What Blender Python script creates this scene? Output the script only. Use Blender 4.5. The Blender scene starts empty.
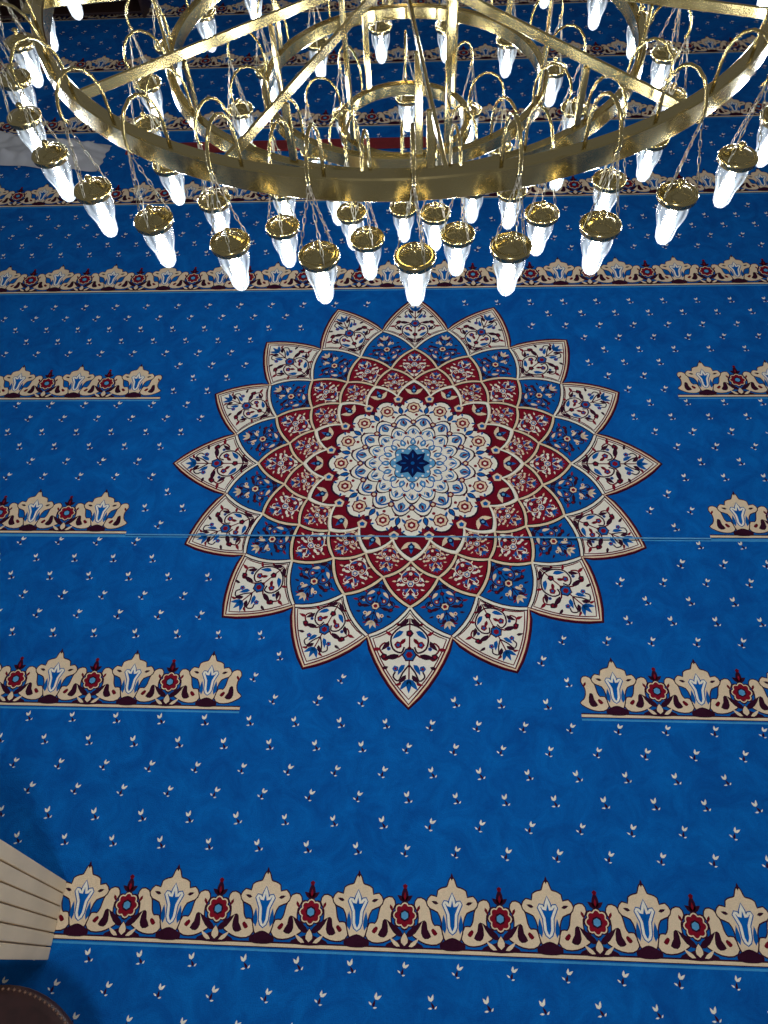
import bpy, math, random
from mathutils import Vector, Matrix
random.seed(4)
sc=bpy.context.scene
sc.view_settings.view_transform='Standard'
pi=math.pi
def link(o): sc.collection.objects.link(o); return o
# ---------------- materials ----------------
def newmat(name):
    m=bpy.data.materials.new(name); m.use_nodes=True
    nt=m.node_tree; b=nt.nodes['Principled BSDF']; return m,nt,b
def pile(name,col,col2=None,amt=.3,scale=5.5):
    m,nt,b=newmat(name)
    tc=nt.nodes.new('ShaderNodeTexCoord')
    n1=nt.nodes.new('ShaderNodeTexNoise'); n1.inputs['Scale'].default_value=scale; n1.inputs['Detail'].default_value=8; n1.inputs['Roughness'].default_value=.74; n1.inputs['Distortion'].default_value=.8
    n2=nt.nodes.new('ShaderNodeTexNoise'); n2.inputs['Scale'].default_value=170; n2.inputs['Detail'].default_value=3
    r=nt.nodes.new('ShaderNodeValToRGB'); r.color_ramp.elements[0].position=.36; r.color_ramp.elements[1].position=.64
    c2=col2 or [c*(1-amt) for c in col]
    r.color_ramp.elements[0].color=(*c2,1); r.color_ramp.elements[1].color=(*col,1)
    mx=nt.nodes.new('ShaderNodeMix'); mx.data_type='RGBA'; mx.blend_type='MULTIPLY'; mx.inputs[0].default_value=.36
    nt.links.new(tc.outputs['Object'],n1.inputs['Vector']); nt.links.new(tc.outputs['Object'],n2.inputs['Vector'])
    nt.links.new(n1.outputs['Fac'],r.inputs['Fac']); nt.links.new(r.outputs['Color'],mx.inputs[6]); nt.links.new(n2.outputs['Fac'],mx.inputs[7])
    nt.links.new(mx.outputs[2],b.inputs['Base Color'])
    b.inputs['Roughness'].default_value=.9; b.inputs['Specular IOR Level'].default_value=.1
    bp=nt.nodes.new('ShaderNodeBump'); bp.inputs['Strength'].default_value=.55; bp.inputs['Distance'].default_value=.005
    nt.links.new(n2.outputs['Fac'],bp.inputs['Height']); nt.links.new(bp.outputs['Normal'],b.inputs['Normal'])
    return m
PAL={
'blue':pile('carpet_blue',(0.001,.155,.57),(0.0006,.090,.39)),
'cream':pile('carpet_cream',(.93,.74,.51),amt=.1),
'ivory':pile('carpet_ivory',(1,.96,.83),amt=.05),
'maroon':pile('carpet_maroon',(.20,.004,.018),amt=.3),
'red':pile('carpet_red',(.27,.007,.024),amt=.2),
'navy':pile('carpet_navy',(.045,.006,.025),amt=.3),
'deep':pile('carpet_deep_blue',(.003,.012,.09),amt=.3),
'sky':pile('carpet_light_blue',(.12,.40,.72),amt=.15),
'midblue':pile('carpet_mid_blue',(.002,.12,.45),amt=.15),
'green':pile('carpet_green',(.015,.06,.07),amt=.2),
'line':pile('carpet_line_blue',(.06,.36,.75),amt=.15),
}
KEYS=list(PAL)
# ---------------- vector drawing on carpet ----------------
V=[];F=[];M=[]
DZ=.0002
def fill(pts,mat,lv):
    b=len(V); z=lv*DZ
    V.extend((x,y,z) for x,y in pts); F.append(tuple(range(b,b+len(pts)))); M.append(KEYS.index(mat))
def stroke(pts,w,mat,lv,closed=False):
    n=len(pts); L=[];R=[]
    for i in range(n):
        if closed: a=pts[i-1]; c=pts[(i+1)%n]
        else: a=pts[max(i-1,0)]; c=pts[min(i+1,n-1)]
        dx,dy=c[0]-a[0],c[1]-a[1]; d=math.hypot(dx,dy) or 1
        nx,ny=-dy/d*w/2,dx/d*w/2
        L.append((pts[i][0]+nx,pts[i][1]+ny)); R.append((pts[i][0]-nx,pts[i][1]-ny))
    b=len(V); z=lv*DZ
    for l,r in zip(L,R): V.append((*l,z)); V.append((*r,z))
    for i in range(n if closed else n-1):
        j=(i+1)%n; F.append((b+2*i+1,b+2*j+1,b+2*j,b+2*i)); M.append(KEYS.index(mat))
def smooth(pts,closed=True,sub=3):
    n=len(pts); out=[]
    rng=range(n) if closed else range(n-1)
    for i in rng:
        g=lambda k:(pts[k%n] if closed else pts[min(max(k,0),n-1)])
        p0,p1,p2,p3=g(i-1),g(i),g(i+1),g(i+2)
        for s in range(sub):
            t=s/sub
            out.append(tuple(.5*((2*p1[a])+(-p0[a]+p2[a])*t+(2*p0[a]-5*p1[a]+4*p2[a]-p3[a])*t*t+(-p0[a]+3*p1[a]-3*p2[a]+p3[a])*t**3) for a in (0,1)))
    if not closed: out.append(pts[-1])
    return out
def leaf(cx,cy,L,W,ang,bend=0,n=5):
    a=math.radians(ang); up=[];dn=[]
    for i in range(n+1):
        t=i/n; w=W*math.sin(pi*t**.75)*.5; yy=bend*L*t*t
        up.append((t*L,yy+w)); dn.append((t*L,yy-w))
    pts=dn+up[::-1][1:-1]
    return [(cx+x*math.cos(a)-y*math.sin(a),cy+x*math.sin(a)+y*math.cos(a)) for x,y in pts]
def rosette(cx,cy,r,n,depth=.2,ph=0,seg=4):
    out=[]
    for i in range(n*seg):
        t=2*pi*i/(n*seg)
        rr=r*(1-depth+depth*abs(math.cos((t-ph)*n/2)))
        out.append((cx+rr*math.sin(t),cy+rr*math.cos(t)))
    return out
def poly_scaled(pts,s,c=None):
    return [(c[0]+(p[0]-c[0])*s,c[1]+(p[1]-c[1])*s) for p in pts]
# ---- medallion ----
def P(r,a): a=math.radians(a); return (r*math.sin(a),r*math.cos(a))
tipxy={0:(0,1.566),1:(.595,1.45),2:(1.107,1.107),3:(1.417,.605),4:(1.61,0),5:(1.417,-.62),6:(1.105,-1.107),7:(.60,-1.415),8:(0,-1.632)}
def node(j,k2):
    k2%=32
    R=[None,1.25,1.04,.86,.735,.60][j] if j else None
    if j==0:
        k=k2//2
        return tipxy[k] if k<=8 else (-tipxy[16-k][0],tipxy[16-k][1])
    return P(R,k2*11.25)
def edge(a,b,bulge,n=6):
    mx,my=(a[0]+b[0])/2,(a[1]+b[1])/2; d=math.hypot(b[0]-a[0],b[1]-a[1])
    nx,ny=-(b[1]-a[1])/d,(b[0]-a[0])/d
    if nx*mx+ny*my<0: nx,ny=-nx,-ny
    return [(a[0]+(b[0]-a[0])*t+nx*bulge*d*4*t*(1-t),a[1]+(b[1]-a[1])*t+ny*bulge*d*4*t*(1-t)) for t in [i/n for i in range(n)]]
BUL=[.06,.09,.09,.09,.09]
def cell(j,k2):
    t=node(j,k2); l=node(j+1,k2-1); i=node(j+2,k2); r=node(j+1,k2+1)
    return edge(t,r,BUL[j])+edge(r,i,BUL[j+1])+edge(i,l,BUL[j+1])+edge(l,t,BUL[j]),t,i
class Frame:
    def __init__(s,i,t):
        s.o=i; s.L=math.hypot(t[0]-i[0],t[1]-i[1]); s.d=((t[0]-i[0])/s.L,(t[1]-i[1])/s.L); s.p=(-s.d[1],s.d[0])
    def m(s,pts): return [(s.o[0]+s.L*(u*s.d[0]+v*s.p[0]),s.o[1]+s.L*(u*s.d[1]+v*s.p[1])) for u,v in pts]
def both(fr,fn,mat,lv):
    for sg in (1,-1):
        pts=[(u,v*sg) for u,v in fn]
        fill(fr.m(pts if sg==1 else pts[::-1]),mat,lv)
def bst(fr,pts,w,mat,lv):
    for sg in (1,-1): stroke(fr.m([(u,v*sg) for u,v in pts]),w*fr.L,mat,lv)
C1=smooth([(.18,.0),(.22,.1),(.32,.18),(.44,.16),(.48,.08),(.42,.05)],False,3)
C2=smooth([(.42,.0),(.52,.1),(.52,.22),(.44,.29),(.38,.24),(.42,.2)],False,3)
C3=smooth([(.6,.0),(.68,.06),(.76,.10),(.72,.15),(.67,.13)],False,3)
def motif(fr,pal,lv):
    a,b,c,d=pal
    stroke(fr.m([(.12,0),(.86,0)]),.014*fr.L,c,lv)
    bst(fr,C1,.018,a,lv); bst(fr,C2,.018,c,lv); bst(fr,C3,.016,a,lv)
    for (u,v,L,W,an,bd,mt) in [(.5,.10,.15,.06,62,.3,a),(.26,.06,.13,.055,70,-.3,b),(.36,.20,.12,.05,20,.3,a),(.60,.04,.12,.05,50,-.3,b),
                      (.70,.03,.11,.045,28,.2,a),(.33,.04,.10,.04,30,.2,c),(.55,.2,.09,.045,100,.2,c),(.12,.01,.14,.05,35,.3,a),
                      (.44,.28,.09,.04,75,.2,d),(.30,.17,.08,.035,110,.2,d),(.62,.20,.08,.035,60,.3,a),(.20,.08,.07,.03,110,0,c),(.78,.07,.07,.03,60,.2,d)]:
        both(fr,leaf(u,v,L,W,an,bd,4),mt,lv+1)
    for (u,v,r,m1,m2) in [(.40,.11,.040,d,b),(.52,.245,.036,a,d),(.64,.13,.032,b,d),(.44,.20,.022,b,a)]:
        both(fr,rosette(u,v,r,5,.3,seg=3),m1,lv+2); both(fr,rosette(u,v,r*.45,4,.1,seg=2),m2,lv+3)
    for an in (0,38,-38): fill(fr.m(leaf(.74,0,.14,.05,an,0,4)),b,lv+1)
    fill(fr.m(rosette(.5,0,.075,6,.3,seg=3)),a,lv+2); fill(fr.m(rosette(.5,0,.06,6,.3,seg=3)),b,lv+3); fill(fr.m(rosette(.5,0,.035,6,.2,seg=2)),d,lv+4)
    fill(fr.m(rosette(.28,0,.04,5,.3,seg=3)),a,lv+2); fill(fr.m(rosette(.28,0,.02,5,.3,seg=2)),d,lv+3)
STY={0:('ivory',('navy','midblue','maroon','red')),
     1:('midblue',('navy','cream','deep','red')),
     2:('red',('ivory','midblue','navy','cream')),
     3:('red',('cream','midblue','navy','ivory'))}
for j in range(4):
    for k in range(16):
        k2=2*k+(j%2)
        poly,t,i=cell(j,k2)
        c=((t[0]+i[0])/2,(t[1]+i[1])/2)
        base,pal=STY[j]
        fill(poly,base,2)
        stroke(poly,[.028,.032,.032,.028][j],'navy',3,True)
        stroke(poly,[.011,.016,.016,.014][j],'ivory' if j<2 else 'cream',9+j*.1,True)
        if j==0: stroke(poly_scaled(poly,.87,c),.007,'maroon',4,True)
        motif(Frame(i,t),pal,5)
out=[]
for k in range(16):
    a=node(0,2*k); b=node(1,2*k+1); c=node(0,2*k+2)
    out+=edge(a,b,BUL[0])+edge(b,c,BUL[0])
stroke(out,.044,'navy',1,True); stroke(out,.024,'maroon',10,True); stroke(out,.010,'cream',10.5,True)
def zig(s=1.):
    o=[]
    for k in range(16):
        a=node(4,2*k);b=node(5,2*k+1);c=node(4,2*k+2)
        o+=edge(a,b,.1)+edge(b,c,.1)
    return [(x*s,y*s) for x,y in o]
fill(zig(),'ivory',11); fill(zig(.97),'navy',12); fill(zig(.955),'maroon',13)
for k in range(16):
    a=(k+.5)*22.5
    x,y=P(.565,a); fill(rosette(x,y,.034,5,.3,seg=3),'cream',15); fill(rosette(x,y,.018,5,.2,seg=2),'midblue',16)
    x,y=P(.60,k*22.5)
    for s in (0,50,-50): fill(leaf(x,y,.085,.032,90-k*22.5+s,0,4),'midblue' if s==0 else 'cream',15)
    x,y=P(.635,k*22.5); fill(rosette(x,y,.024,5,.3,seg=3),'deep',16); fill(rosette(x,y,.012,5,.3,seg=2),'sky',17)
def ring_leaves(n,r,L,W,mat,lv,off=0,turn=0,bend=0,outl=None):
    for k in range(n):
        a=(k+off)*360/n; x,y=P(r,a)
        if outl: x2,y2=P(r-.006,a); fill(leaf(x2,y2,L+.014,W+.014,90-a+turn,bend,4),outl,lv-.5)
        fill(leaf(x,y,L,W,90-a+turn,bend,4),mat,lv)
def ring_ros(n,r,rr,mat,lv,off=0,m2=None):
    for k in range(n):
        a=(k+off)*360/n; x,y=P(r,a); fill(rosette(x,y,rr,5,.25,seg=3),mat,lv)
        if m2: fill(rosette(x,y,rr*.5,4,.1,seg=2),m2,lv+1)
def lace(r,n,ph=0,d=.13,seg=8): return rosette(0,0,r,n,d,ph=ph,seg=seg)
fill(lace(.575,16),'navy',14); fill(lace(.56,16),'ivory',17.3)
for k in range(16):
    a=k*22.5
    x,y=P(.478,a)
    fill(rosette(x,y,.052,8,.2,seg=3),'maroon',18); fill(rosette(x,y,.043,8,.2,seg=3),'cream',18.5); fill(rosette(x,y,.028,6,.25,seg=3),'red',19); fill(rosette(x,y,.012,5,.2,seg=2),'ivory',19.5)
    for s in (1,-1):
        x,y=P(.50,a+s*8); fill(leaf(x,y,.05,.020,90-a+s*-10,0,4),'red',18)
        x,y=P(.435,a+s*8.5); fill(leaf(x,y,.06,.018,90-a+s*30,.2*s,4),'midblue',18)
        x,y=P(.52,a+s*4.5); fill(leaf(x,y,.03,.014,90-a+s*-50,0,3),'midblue',18.2)
ring_leaves(16,.43,.06,.024,'midblue',19,.5,outl='navy'); ring_ros(16,.515,.012,'deep',19,.5)
ring_ros(32,.415,.012,'red',19,.25)
fill(lace(.425,16,pi/16,.16),'navy',19.6); fill(lace(.413,16,pi/16,.16),'ivory',20); stroke(lace(.385,16,pi/16,.16),.012,'midblue',20.4,True)
ring_leaves(16,.32,.060,.038,'sky',22,.5,outl='midblue'); ring_leaves(16,.335,.04,.016,'maroon',23,.5)
ring_ros(16,.350,.024,'maroon',22,0,'cream'); ring_leaves(32,.32,.05,.016,'midblue',22,.25,30)
fill(lace(.325,16,0,.16),'navy',23.3); fill(lace(.313,16,0,.16),'ivory',24); stroke(lace(.290,16,0,.16),.008,'sky',24.3,True)
ring_leaves(16,.245,.045,.024,'midblue',25,0); ring_ros(16,.258,.012,'maroon',26,.5)
ring_leaves(32,.235,.035,.012,'cream',25,.25,20); ring_leaves(32,.24,.03,.009,'sky',25.5,.25,-20)
fill(lace(.235,16,pi/16,.18,6),'midblue',26.5); fill(lace(.226,16,pi/16,.18,6),'ivory',27)
ring_leaves(16,.155,.05,.028,'sky',28,0,outl='midblue'); ring_leaves(16,.155,.045,.012,'maroon',28,.5); ring_leaves(16,.17,.025,.012,'ivory',29)
fill(lace(.155,8,0,.2),'navy',29.5); fill(lace(.148,8,0,.2),'sky',30); ring_ros(16,.122,.009,'ivory',31,.5)
st=[P(.118 if i%2==0 else .078,i*22.5) for i in range(16)]
fill(st,'deep',32); ring_leaves(8,.04,.045,.010,'midblue',33); fill(rosette(0,0,.014,8,.2,seg=2),'midblue',34)
# ---- border rows ----
PER=.452
YL=[-2.78-1.121,-2.78,-1.66,-.54,.58,1.70,2.82,3.94,5.06,6.18,7.30]
def mir(h): return h+[(-x,y) for x,y in h[::-1] if abs(x)>1e-6]
tall=smooth(mir([(0,.03),(.028,.035),(.045,.075),(.050,.12),(.068,.16),(.104,.175),(.120,.20),(.100,.228),(.072,.222),(.066,.25),(.042,.262),(.022,.268),(.012,.295),(0,.31)]),True,2)
tul=smooth(mir([(0,.075),(.016,.10),(.019,.15),(.040,.195),(.027,.20),(.012,.185),(0,.235)]),True,2)
curl=smooth([(.045,.05),(.075,.026),(.125,.028),(.165,.045),(.192,.066),(.172,.085),(.160,.11),(.160,.15),(.178,.185),(.165,.213),(.132,.208),(.108,.165),(.100,.125),(.085,.10),(.06,.10)],True,2)
drk=smooth([(.10,.055),(.13,.045),(.148,.07),(.140,.12),(.122,.115),(.117,.085)],True,2)
def tr(pts,ox,oy,mx=1):
    q=[(ox+x*mx,oy+y) for x,y in pts]; return q if mx==1 else q[::-1]
D2=smooth([(.07,.07),(.085,.06),(.10,.08),(.09,.09)],True,2)
B0=smooth(mir([(0,.0),(.05,.005),(.06,.025),(.03,.045),(0,.055)]),True,2)
B1=smooth(mir([(0,.0),(.09,.010),(.06,.03),(.02,.042),(0,.075)]),True,2)
def unit_tall(x,y):
    for m in (1,-1):
        p=tr(curl,x,y,m); stroke(p,.012,'navy',3,True); fill(p,'cream',4); fill(tr(drk,x,y,m),'navy',5)
        fill(tr(D2,x,y,m),'maroon',5)
        fill([(x+a*m,y+b) for a,b in leaf(.155,.185,.035,.014,-70,.1,3)],'maroon',5)
    p=tr(tall,x,y); stroke(p,.012,'navy',5,True); fill(p,'cream',6)
    q=tr(tul,x,y); stroke(q,.012,'ivory',8,True); stroke(q,.022,'midblue',7,True); fill(q,'blue',7.5)
    for m in (1,-1):
        fill([(x+a*m,y+b) for a,b in leaf(.035,.07,.08,.022,80,.1,4)],'midblue',7)
        fill([(x+a*m,y+b) for a,b in leaf(.065,.195,.035,.015,10,.1,3)],'navy',7)
    fill(tr(B0,x,y),'navy',7)
    fill(leaf(x,y+.295,.035,.014,90,0,3),'navy',7)
def unit_red(x,y):
    fill(rosette(x,y+.14,.064,8,.18,seg=4),'navy',6); stroke(rosette(x,y+.14,.053,8,.18,seg=4),.006,'cream',8,True)
    fill(rosette(x,y+.14,.050,8,.2,seg=4),'red',7); fill(rosette(x,y+.14,.026,8,.2,seg=3),'navy',9); fill(rosette(x,y+.14,.018,6,.2,seg=3),'sky',10)
    fill(leaf(x,y+.195,.075,.034,90,0,5),'navy',5); fill(leaf(x,y+.205,.035,.012,90,0,4),'red',6)
    for s in (1,-1):
        fill(leaf(x,y+.20,.045,.022,90+s*55,0,4),'navy',5)
        fill(leaf(x,y+.05,.11,.030,90-s*62,.2*s,4),'navy',4.5)
    fill(rosette(x,y+.264,.012,5,.2,seg=2),'maroon',6)
    fill(tr(B1,x,y),'navy',3.5)
    fill(leaf(x,y+.014,.055,.034,90,0,4),'cream',6)
    for s in (1,-1): fill(leaf(x+s*.02,y+.012,.06,.018,90-s*70,.3*s,4),'cream',6)
def base_line(x0,x1,y):
    def rect(a,b,mt,lv): fill([(x0,y+a),(x1,y+a),(x1,y+b),(x0,y+b)],mt,lv)
    rect(-.030,-.020,'line',2); rect(-.014,-.010,'navy',2); rect(-.010,.004,'cream',2); rect(.004,.011,'navy',2)
def border(x0,x1,y):
    base_line(x0,x1,y)
    k=math.ceil((x0-1e-6)/(PER/2))
    while k*PER/2<=x1+1e-6:
        x=k*PER/2
        if k%2: unit_tall(x,y)
        elif x-x0>.1 and x1-x>.1: unit_red(x,y)
        k+=1
XL,XR=-6.6,5.6
XL2,XR2=-6.4,5.4
for y in YL:
    if abs(y-.58)<.01 or abs(y+.54)<.01: s=[(XL2,-1.83),(1.83,XR2)]
    elif abs(y+1.66)<.01: s=[(XL2,-.935),(.935,XR2)]
    else: s=[(XL2,XR2)]
    for a,b in s: border(a,b,y)
fill([(XL,-.578),(XR,-.578),(XR,-.570),(XL,-.570)],'line',2)
fill([(-1.83,-.566),(1.83,-.566),(1.83,-.557),(-1.83,-.557)],'sky',36)
# ---- sprigs ----
def sprig(x,y,s,a):
    def T(pts):
        c,d=math.cos(a),math.sin(a); return [(x+s*(u*c-v*d),y+s*(u*d+v*c)) for u,v in pts]
    fill(T(leaf(0,-.004,.030,.012,50,.1,3)),'ivory',2); fill(T(leaf(0,-.004,.026,.012,112,-.1,3)),'ivory',2.4)
    fill(T(leaf(.002,-.034,.028,.012,80,.3,3)),'navy',1); fill(T(leaf(-.004,-.030,.018,.008,150,.2,3)),'ivory',1.5); fill(T(leaf(.006,-.034,.016,.007,20,.2,3)),'ivory',1.5)
j=0; y=-4.1
while y<8.0:
    off=(.5 if j%2 else 0); k=-26
    while k<23:
        x=(k+off)*.25; k+=1
        r=math.hypot(x,y); ok=XL+.1<x<XR-.1
        ang=math.degrees(math.atan2(x,y))%22.5
        if r<(1.63 if min(ang,22.5-ang)<6 else 1.46): ok=False
        for yl in YL:
            if yl-.05<y<yl+.34:
                full=not(abs(yl-.58)<.01 or abs(yl+.54)<.01 or abs(yl+1.66)<.01)
                e=1.80 if not abs(yl+1.66)<.01 else .90
                if full or abs(x)>e: ok=False
        if ok: sprig(x,y,.95+.15*random.random(),(.4 if x<0 else -.4)*(1 if (j//2)%2 else -1)+random.uniform(-.12,.12))
    y+=.125; j+=1
b=len(V)
Y0,Y1=-4.3,8.4; T=.012
V+= [(XL,Y0,0),(XR,Y0,0),(XR,Y1,0),(XL,Y1,0),(XL,Y0,-T),(XR,Y0,-T),(XR,Y1,-T),(XL,Y1,-T)]
for f in [(0,1,2,3),(7,6,5,4),(0,4,5,1),(1,5,6,2),(2,6,7,3),(3,7,4,0)]: F.append(tuple(b+i for i in f)); M.append(0)
me=bpy.data.meshes.new('carpet'); me.from_pydata(V,[],F)
for k in KEYS: me.materials.append(PAL[k])
me.polygons.foreach_set('material_index',M); me.update()
carpet=link(bpy.data.objects.new('carpet',me)); carpet.location.z=.012
carpet['label']='blue woven prayer carpet with cream and red star medallion and borders'; carpet['category']='carpet'
TOP=.0205
# ---------------- setting ----------------
def simple(name,col,rough=.5,metal=0.,noise=0,scale=8):
    m,nt,b=newmat(name); b.inputs['Base Color'].default_value=(*col,1); b.inputs['Roughness'].default_value=rough; b.inputs['Metallic'].default_value=metal
    if noise:
        n=nt.nodes.new('ShaderNodeTexNoise'); n.inputs['Scale'].default_value=scale; n.inputs['Detail'].default_value=4
        tc=nt.nodes.new('ShaderNodeTexCoord'); r=nt.nodes.new('ShaderNodeValToRGB')
        r.color_ramp.elements[0].position=.3; r.color_ramp.elements[1].position=.7
        r.color_ramp.elements[0].color=(*[c*(1-noise) for c in col],1); r.color_ramp.elements[1].color=(*col,1)
        nt.links.new(tc.outputs['Object'],n.inputs['Vector']); nt.links.new(n.outputs['Fac'],r.inputs['Fac']); nt.links.new(r.outputs['Color'],b.inputs['Base Color'])
    return m
def boxmesh(name,x0,x1,y0,y1,z0,z1,mat,bev=0):
    v=[(x,y,z) for z in (z0,z1) for y in (y0,y1) for x in (x0,x1)]
    f=[(0,2,3,1),(4,5,7,6),(0,1,5,4),(1,3,7,5),(3,2,6,7),(2,0,4,6)]
    me=bpy.data.meshes.new(name); me.from_pydata(v,[],f); me.materials.append(mat)
    o=link(bpy.data.objects.new(name,me))
    if bev: md=o.modifiers.new('b','BEVEL'); md.width=bev; md.segments=2
    return o
stone=simple('pale_stone',(.45,.43,.40),.6,0,.2,4)
o=boxmesh('floor',-7,6,-4.6,9,-.1,0,stone); o['kind']='structure'
o=boxmesh('wall_far',-7,6,8.6,8.8,0,5,simple('dim_plaster',(.12,.08,.10),.8,0,.2,3)); o['kind']='structure'
# ---------------- chandelier ----------------
def brassmat(name,col,rough):
    m,nt,b=newmat(name)
    b.inputs['Base Color'].default_value=(*col,1); b.inputs['Metallic'].default_value=1
    n=nt.nodes.new('ShaderNodeTexNoise'); n.inputs['Scale'].default_value=18; n.inputs['Detail'].default_value=5
    tc=nt.nodes.new('ShaderNodeTexCoord'); nt.links.new(tc.outputs['Object'],n.inputs['Vector'])
    mp=nt.nodes.new('ShaderNodeMapRange'); mp.inputs['To Min'].default_value=rough*.6; mp.inputs['To Max'].default_value=rough*1.5
    nt.links.new(n.outputs['Fac'],mp.inputs['Value']); nt.links.new(mp.outputs[0],b.inputs['Roughness'])
    return m
brass=brassmat('polished_brass',(.47,.385,.18),.17)
chrome=brassmat('chain_metal',(.34,.31,.24),.35)
def glowmat(name,e,col):
    m,nt,b=newmat(name); b.inputs['Base Color'].default_value=(.6,.65,.7,1); b.inputs['Roughness'].default_value=.15
    b.inputs['Emission Color'].default_value=(*col,1); b.inputs['Emission Strength'].default_value=e
    return m
HOT=glowmat('lit_bulb',165,(.95,.97,1))
def glowglass():
    m,nt,b=newmat('ribbed_clear_glass_glow')
    out=nt.nodes['Material Output']
    t=nt.nodes.new('ShaderNodeBsdfTransparent'); t.inputs[0].default_value=(.93,.95,.97,1)
    b.inputs['Base Color'].default_value=(.004,.005,.006,1); b.inputs['Roughness'].default_value=.1
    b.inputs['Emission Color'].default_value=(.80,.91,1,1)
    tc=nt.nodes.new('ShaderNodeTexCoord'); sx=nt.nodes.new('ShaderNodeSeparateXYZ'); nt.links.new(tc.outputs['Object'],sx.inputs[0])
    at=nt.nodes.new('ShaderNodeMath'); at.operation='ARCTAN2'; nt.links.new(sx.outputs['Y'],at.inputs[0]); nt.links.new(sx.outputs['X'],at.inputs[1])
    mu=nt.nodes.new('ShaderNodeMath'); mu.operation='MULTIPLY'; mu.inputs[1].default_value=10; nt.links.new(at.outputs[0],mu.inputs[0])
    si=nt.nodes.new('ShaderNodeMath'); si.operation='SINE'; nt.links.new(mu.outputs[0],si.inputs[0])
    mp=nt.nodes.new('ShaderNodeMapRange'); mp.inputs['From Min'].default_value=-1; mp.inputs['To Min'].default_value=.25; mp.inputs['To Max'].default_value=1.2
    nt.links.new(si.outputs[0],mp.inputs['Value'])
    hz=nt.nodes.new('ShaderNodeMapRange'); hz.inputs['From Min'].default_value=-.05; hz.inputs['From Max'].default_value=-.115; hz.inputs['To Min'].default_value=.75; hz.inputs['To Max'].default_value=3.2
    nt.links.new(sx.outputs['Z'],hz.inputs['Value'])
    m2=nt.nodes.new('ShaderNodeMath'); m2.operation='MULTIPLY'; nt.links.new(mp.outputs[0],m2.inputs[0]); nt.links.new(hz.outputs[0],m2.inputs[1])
    nt.links.new(m2.outputs[0],b.inputs['Emission Strength'])  # bulb glow put into the glass: emission in rib stripes, stronger towards the tip
    mx=nt.nodes.new('ShaderNodeMixShader'); mx.inputs[0].default_value=.42
    nt.links.new(t.outputs[0],mx.inputs[1]); nt.links.new(b.outputs[0],mx.inputs[2]); nt.links.new(mx.outputs[0],out.inputs['Surface'])
    return m
GL=glowglass()
root=link(bpy.data.objects.new('chandelier',None)); root.location=(0,0,2.1); root.empty_display_size=.2
root['label']='large tiered round brass chandelier with hanging lit glass lamps'; root['category']='chandelier'
def lathe(prof,seg=24):
    v=[];f=[]; n=len(prof)
    for i in range(seg):
        a=2*pi*i/seg
        for r,z in prof: v.append((r*math.cos(a),r*math.sin(a),z))
    for i in range(seg):
        j=(i+1)%seg
        for k in range(n-1): f.append((i*n+k,j*n+k,j*n+k+1,i*n+k+1))
    return v,f
def mk(name,v,f,mat,sm=True,parent=root,loc=(0,0,0)):
    me=bpy.data.meshes.new(name); me.from_pydata(v,[],f); me.materials.append(mat)
    if sm: me.polygons.foreach_set('use_smooth',[True]*len(me.polygons))
    o=link(bpy.data.objects.new(name,me)); o.parent=parent
    o.location=Vector(loc)-(parent.location if (parent is root) else Vector((0,0,0)))
    return o
def tube(path,r,seg=8):
    v=[];f=[]; n=len(path)
    for i,p in enumerate(path):
        p=Vector(p); a=Vector(path[max(i-1,0)]); c=Vector(path[min(i+1,n-1)]); t=(c-a).normalized()
        s=t.cross(Vector((0,1,0)));  s=s.normalized() if s.length>1e-4 else Vector((1,0,0)); q=t.cross(s)
        for k in range(seg):
            w=2*pi*k/seg; v.append(tuple(p+s*math.cos(w)*r+q*math.sin(w)*r))
    for i in range(n-1):
        for k in range(seg): f.append((i*seg+k,i*seg+(k+1)%seg,(i+1)*seg+(k+1)%seg,(i+1)*seg+k))
    f.append(tuple(range(seg))[::-1]); f.append(tuple((n-1)*seg+k for k in range(seg)))
    return v,f
RINGS=[(1.19,2.875,.040,.065),(.833,2.655,.03,.055),(.52,2.505,.03,.05),(.248,2.34,.03,.05)]
for r,z,w,h in RINGS:
    bv=.004
    pr=[(r-w/2,z-h/2+bv),(r-w/2,z+h/2-bv),(r-w/2+bv,z+h/2),(r+w/2-bv,z+h/2),(r+w/2,z+h/2-bv),(r+w/2,z-h/2+bv),(r+w/2-bv,z-h/2),(r-w/2+bv,z-h/2),(r-w/2,z-h/2+bv)]
    v,f=lathe(pr,128); o=mk('ring',v,f,brass,True)
    md=o.modifiers.new('n','EDGE_SPLIT'); md.split_angle=.6
def bar(name,p,q,w,h,parent=root):
    p=Vector(p);q=Vector(q); d=(q-p).normalized()
    up=Vector((0,0,1)) if abs(d.z)<.9 else Vector((p.x,p.y,0)).normalized()
    s=d.cross(up).normalized(); u=s.cross(d)
    v=[]
    for c in (p,q):
        for a,b in ((-1,-1),(1,-1),(1,1),(-1,1)): v.append(tuple(c+s*a*w/2+u*b*h/2))
    f=[(3,2,1,0),(4,5,6,7),(0,1,5,4),(1,2,6,5),(2,3,7,6),(3,0,4,7)]
    o=mk(name,v,f,brass,False); md=o.modifiers.new('b','BEVEL'); md.width=.002
    return o
SP=[-51,-22,7,41,70,99,129,158,187,217,248,278]
for i,a in enumerate(SP):
    def q(r,z): x=math.radians(a); return (r*math.sin(x),-r*math.cos(x),z)
    bar('spoke',q(.03,2.875),q(1.17,2.875),.010,.032)
    bar('post',q(.833,2.86),q(.833,2.66),.026,.010)
    if i%2==0: bar('post',q(.52,2.86),q(.52,2.51),.026,.010)
    if i%3==0: bar('post',q(.248,2.86),q(.248,2.345),.026,.010)
v,f=lathe([(0,2.80),(.05,2.81),(.075,2.84),(.075,2.91),(.05,2.94),(.03,2.99),(.05,3.03),(.02,3.07),(0,3.08)],32); mk('hub',v,f,brass)
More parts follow.
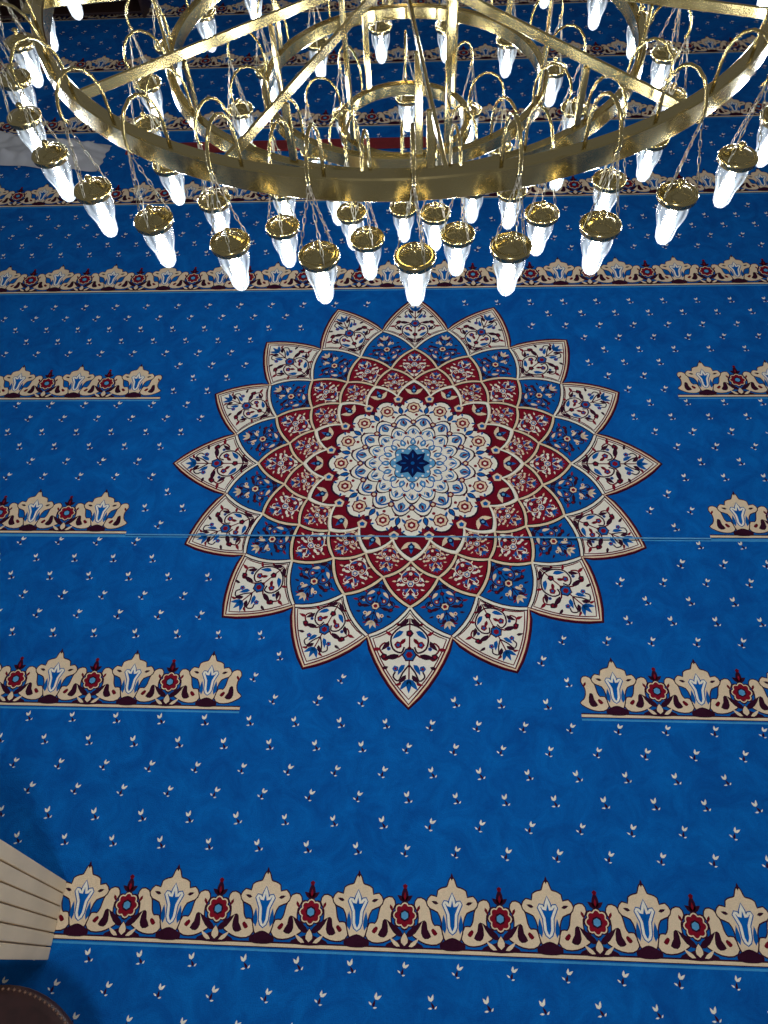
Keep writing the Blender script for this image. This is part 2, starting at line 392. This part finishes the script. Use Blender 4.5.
v,f=lathe([(.0,3.05),(.014,3.05),(.014,6.9),(0,6.9)],16); mk('suspension_rod',v,f,brass)
hv,hf=tube([(0,0,-.03),(0,0,.02),(0,0,.06),(.004,0,.09),(.014,0,.118),(.032,0,.142),(.055,0,.155),(.080,0,.155),(.103,0,.142),(.120,0,.120),(.129,0,.095),(.132,0,.07),(.130,0,.055),(.122,0,.048)],.005,8)
ME={}
def md_(name,v,f,mat):
    m=bpy.data.meshes.new(name); m.from_pydata(v,[],f); m.materials.append(mat); m.polygons.foreach_set('use_smooth',[True]*len(m.polygons)); ME[name]=m
md_('hanging_lamp',hv,hf,brass)
v,f=lathe([(.036,-.016),(.046,-.013),(.052,-.006),(.051,.001),(.054,.006),(.051,.011),(.045,.012),(.040,.010),(.034,.016),(.020,.024),(.008,.028),(.007,.036),(.011,.041),(.006,.047),(0,.048)],28)
md_('lamp_cap',v,f,brass)
v,f=lathe([(.038,-.010),(.0405,-.028),(.041,-.042),(.039,-.058),(.033,-.076),(.0275,-.092),(.0255,-.112),(.0225,-.130),(.015,-.143),(.006,-.149),(0,-.150)],28)
md_('glass_shade',v,f,GL)
v,f=lathe([(0,-.046),(.006,-.050),(.009,-.062),(.0125,-.08),(.0155,-.10),(.0155,-.118),(.012,-.132),(0,-.138)],16)
md_('bulb',v,f,HOT)
def chainmesh():
    A=Vector((0,0,.165)); B=Vector((.048,0,.010)); d=(B-A); n=9; L=d.length/n; v=[];f=[]
    dn=d.normalized(); s=Vector((0,1,0)); t=dn.cross(s)
    for i in range(n):
        c=A+d*((i+.5)/n); e=s if i%2 else t
        o2=dn.cross(e); b=len(v); S=8;R=4
        for k in range(S):
            w=2*pi*k/S; ctr=c+dn*math.cos(w)*L*.62+e*math.sin(w)*.0038; rad=(dn*math.cos(w)+e*math.sin(w)).normalized()
            for m in range(R):
                g=2*pi*m/R; v.append(tuple(ctr+(rad*math.cos(g)+o2*math.sin(g))*.0011))
        for k in range(S):
            for m in range(R): f.append((b+k*R+m,b+((k+1)%S)*R+m,b+((k+1)%S)*R+(m+1)%R,b+k*R+(m+1)%R))
    return v,f
v,f=chainmesh(); md_('chain',v,f,chrome)
LT=[(1.322,2.762,34,-7.9),(.965,2.54,22,11.0),(.65,2.39,14,10.5),(.38,2.225,8,0)]
for (rl,zl,n,off),(rr,zr,w,h) in zip(LT,RINGS):
    for k in range(n):
        a=math.radians(off+k*360/n)
        lp=link(bpy.data.objects.new('hanging_lamp',ME['hanging_lamp'])); lp.parent=root
        lp.location=Vector((rr*math.sin(a),-rr*math.cos(a),zr+h/2))-root.location; lp.rotation_euler.z=a-pi/2
        dx=.132; dz=zl-(zr+h/2)
        for nm in ('lamp_cap','glass_shade','bulb'):
            c=link(bpy.data.objects.new(nm,ME[nm])); c.parent=lp; c.location=(dx,0,dz); c.rotation_euler.z=random.random()*.5
        hs=(.055-dz)/.165
        for q in range(3):
            c=link(bpy.data.objects.new('chain',ME['chain'])); c.parent=lp; c.location=(dx,0,dz); c.rotation_euler.z=q*2*pi/3+.5; c.scale.z=hs
# ---------------- pale slatted cabinet ----------------
wood=simple('pale_wood',(.88,.70,.46),.5,0,.12,6)
cab=link(bpy.data.objects.new('slatted_cabinet',None)); cab.location=(-1.69,-2.71,TOP)
cab['label']='pale cream wooden cabinet faced with flaring vertical slats'; cab['category']='cabinet'
def put(o,par):
    o.parent=par; o.location=o.location-par.location; return o
def prism(name,x0,x1,ya0,ya1,yb0,yb1,z0,z1,mat,bev):
    v=[(x0,ya0,z0),(x1,ya0,z0),(x0,ya1,z0),(x1,ya1,z0),(x0,yb0,z1),(x1,yb0,z1),(x0,yb1,z1),(x1,yb1,z1)]
    f=[(0,2,3,1),(4,5,7,6),(0,1,5,4),(1,3,7,5),(3,2,6,7),(2,0,4,6)]
    me=bpy.data.meshes.new(name); me.from_pydata(v,[],f); me.materials.append(mat)
    o=link(bpy.data.objects.new(name,me)); md=o.modifiers.new('b','BEVEL'); md.width=bev; md.segments=2
    return put(o,cab)
ZT=.95; FL=.125
prism('body',-2.20,-1.705,-2.87,-2.55,-2.87,-2.55+FL,TOP,ZT,wood,.006)
for i in range(6):
    s0=i/6; s1=(i+.90)/6
    prism('slat',-1.707,-1.68,-2.88+.34*s0,-2.88+.34*s1,-2.88+(.34+FL)*s0,-2.88+(.34+FL)*s1,TOP,ZT,wood,.004)
prism('top_board',-2.22,-1.67,-2.89,-2.40,-2.89,-2.40,ZT,ZT+.025,wood,.006)
# dark round table
dk=simple('dark_carved_wood',(.035,.010,.010),.4,0,.5,20)
tab=link(bpy.data.objects.new('round_table',None)); tab.location=(-1.66,-3.42,TOP)
tab['label']='round dark brown carved wooden table with beaded rim'; tab['category']='table'
v,f=lathe([(0,.34),(.40,.34),(.43,.345),(.45,.36),(.45,.375),(.43,.39),(.40,.385),(0,.385)],64); o=mk('table_top',v,f,dk,True,tab)
v,f=lathe([(.24,0),(.26,.02),(.22,.05),(.07,.10),(.06,.2),(.10,.28),(.2,.34)],40); o=mk('pedestal',v,f,dk,True,tab)
v=[];f=[]
for k in range(110):
    a=2*pi*k/110; c=Vector((.435*math.cos(a),.435*math.sin(a),.388)); b=len(v)
    for d in ((1,0,0),(0,1,0),(-1,0,0),(0,-1,0),(0,0,1),(0,0,-1)): v.append(tuple(c+Vector(d)*.009))
    for t in ((0,1,4),(1,2,4),(2,3,4),(3,0,4),(1,0,5),(2,1,5),(3,2,5),(0,3,5)): f.append(tuple(b+i for i in t))
mk('beaded_rim',v,f,simple('worn_brown_wood',(.16,.08,.05),.4),True,tab)
# ---------------- far things ----------------
rr=simple('red_felt',(.20,.008,.012),.9,0,.3,20)
o=boxmesh('runner_rug',-2.75,.1,3.54,3.70,TOP,TOP+.012,rr,.004); o['label']='narrow dark red runner rug laid along a carpet row'; o['category']='rug'
n=40; v=[];f=[]
from mathutils import noise as mn
for i in range(n+1):
    for j in range(n//2+1):
        u=i/n; w=j/(n//2); ed=min(u,1-u)*5; ew=min(w,1-w)*4; e=min(1,ed)*min(1,ew)
        x=(u-.5)*1.5+.06*mn.noise(Vector((u*2,w*5,4))); y=(w-.5)*.40+.08*mn.noise(Vector((u*4,w*2,1)))
        z=e*(.06+.16*abs(mn.noise(Vector((u*6,w*3,3))))+.04*mn.noise(Vector((u*20,w*9,7))))+.004
        v.append((x,y,z))
m2=n//2+1
for i in range(n):
    for j in range(n//2): f.append((i*m2+j,(i+1)*m2+j,(i+1)*m2+j+1,i*m2+j+1))
me=bpy.data.meshes.new('folded_cloth'); me.from_pydata(v,[],f); me.materials.append(simple('pale_grey_cotton',(.50,.51,.54),.9,0,.15,6)); me.polygons.foreach_set('use_smooth',[True]*len(me.polygons))
o=link(bpy.data.objects.new('folded_cloth',me)); o.location=(-3.68,3.60,TOP); o.rotation_euler.z=-.15
o['label']='crumpled pale grey cloth lying on the blue carpet'; o['category']='cloth'
dw=simple('dark_walnut',(.045,.02,.015),.5,0,.4,8)
bc=link(bpy.data.objects.new('bookcase',None)); bc.location=(-4.0,6.35,TOP)
bc['label']='low dark walnut bookcase with open shelves'; bc['category']='bookcase'
def bb(nm,x0,x1,y0,y1,z0,z1): put(boxmesh(nm,x0,x1,y0,y1,z0,z1,dw,.004),bc)
bb('side_panel',-4.9,-4.87,6.15,6.55,TOP,.9); bb('side_panel',-3.13,-3.1,6.15,6.55,TOP,.9); bb('back_panel',-4.87,-3.13,6.53,6.55,TOP,.9)
bb('top_board',-4.92,-3.08,6.13,6.57,.9,.93)
for z in (.06,.35,.62): bb('shelf',-4.87,-3.13,6.16,6.53,z,z+.025)
# ---------------- light ----------------
w=bpy.data.worlds.new('World'); sc.world=w; w.use_nodes=True
w.node_tree.nodes['Background'].inputs[0].default_value=(.95,.97,1,1); w.node_tree.nodes['Background'].inputs[1].default_value=.17
ld=bpy.data.lights.new('unseen_fill_light','POINT'); ld.energy=300; ld.shadow_soft_size=.4; ld.color=(1,.97,.93)  # added fill light, unseen behind the camera, brightens the near carpet
lo=link(bpy.data.objects.new('unseen_fill_light',ld)); lo.location=(0,-4.2,5.2)
# ---------------- camera ----------------
f_,pit,ya,ro,cx,cy=732.469398542221,1.0164713309027178,-0.11082258294148477,-0.08921179720965763,0.09488301640559803,-2.8327409295958503
fw=Vector((math.sin(ya)*math.cos(pit),math.cos(ya)*math.cos(pit),-math.sin(pit))); rt=Vector((math.cos(ya),-math.sin(ya),0)); up=rt.cross(fw)
r2=rt*math.cos(ro)+up*math.sin(ro); u2=-rt*math.sin(ro)+up*math.cos(ro)
cd=bpy.data.cameras.new('camera'); co=link(bpy.data.objects.new('camera',cd))
m=Matrix((r2,u2,-fw)).transposed().to_4x4(); m.translation=Vector((cx,cy,4.0)); co.matrix_world=m
cd.sensor_fit='VERTICAL'; cd.sensor_height=36; cd.sensor_width=27; cd.lens=f_/1024*36; cd.clip_start=.05
sc.camera=co
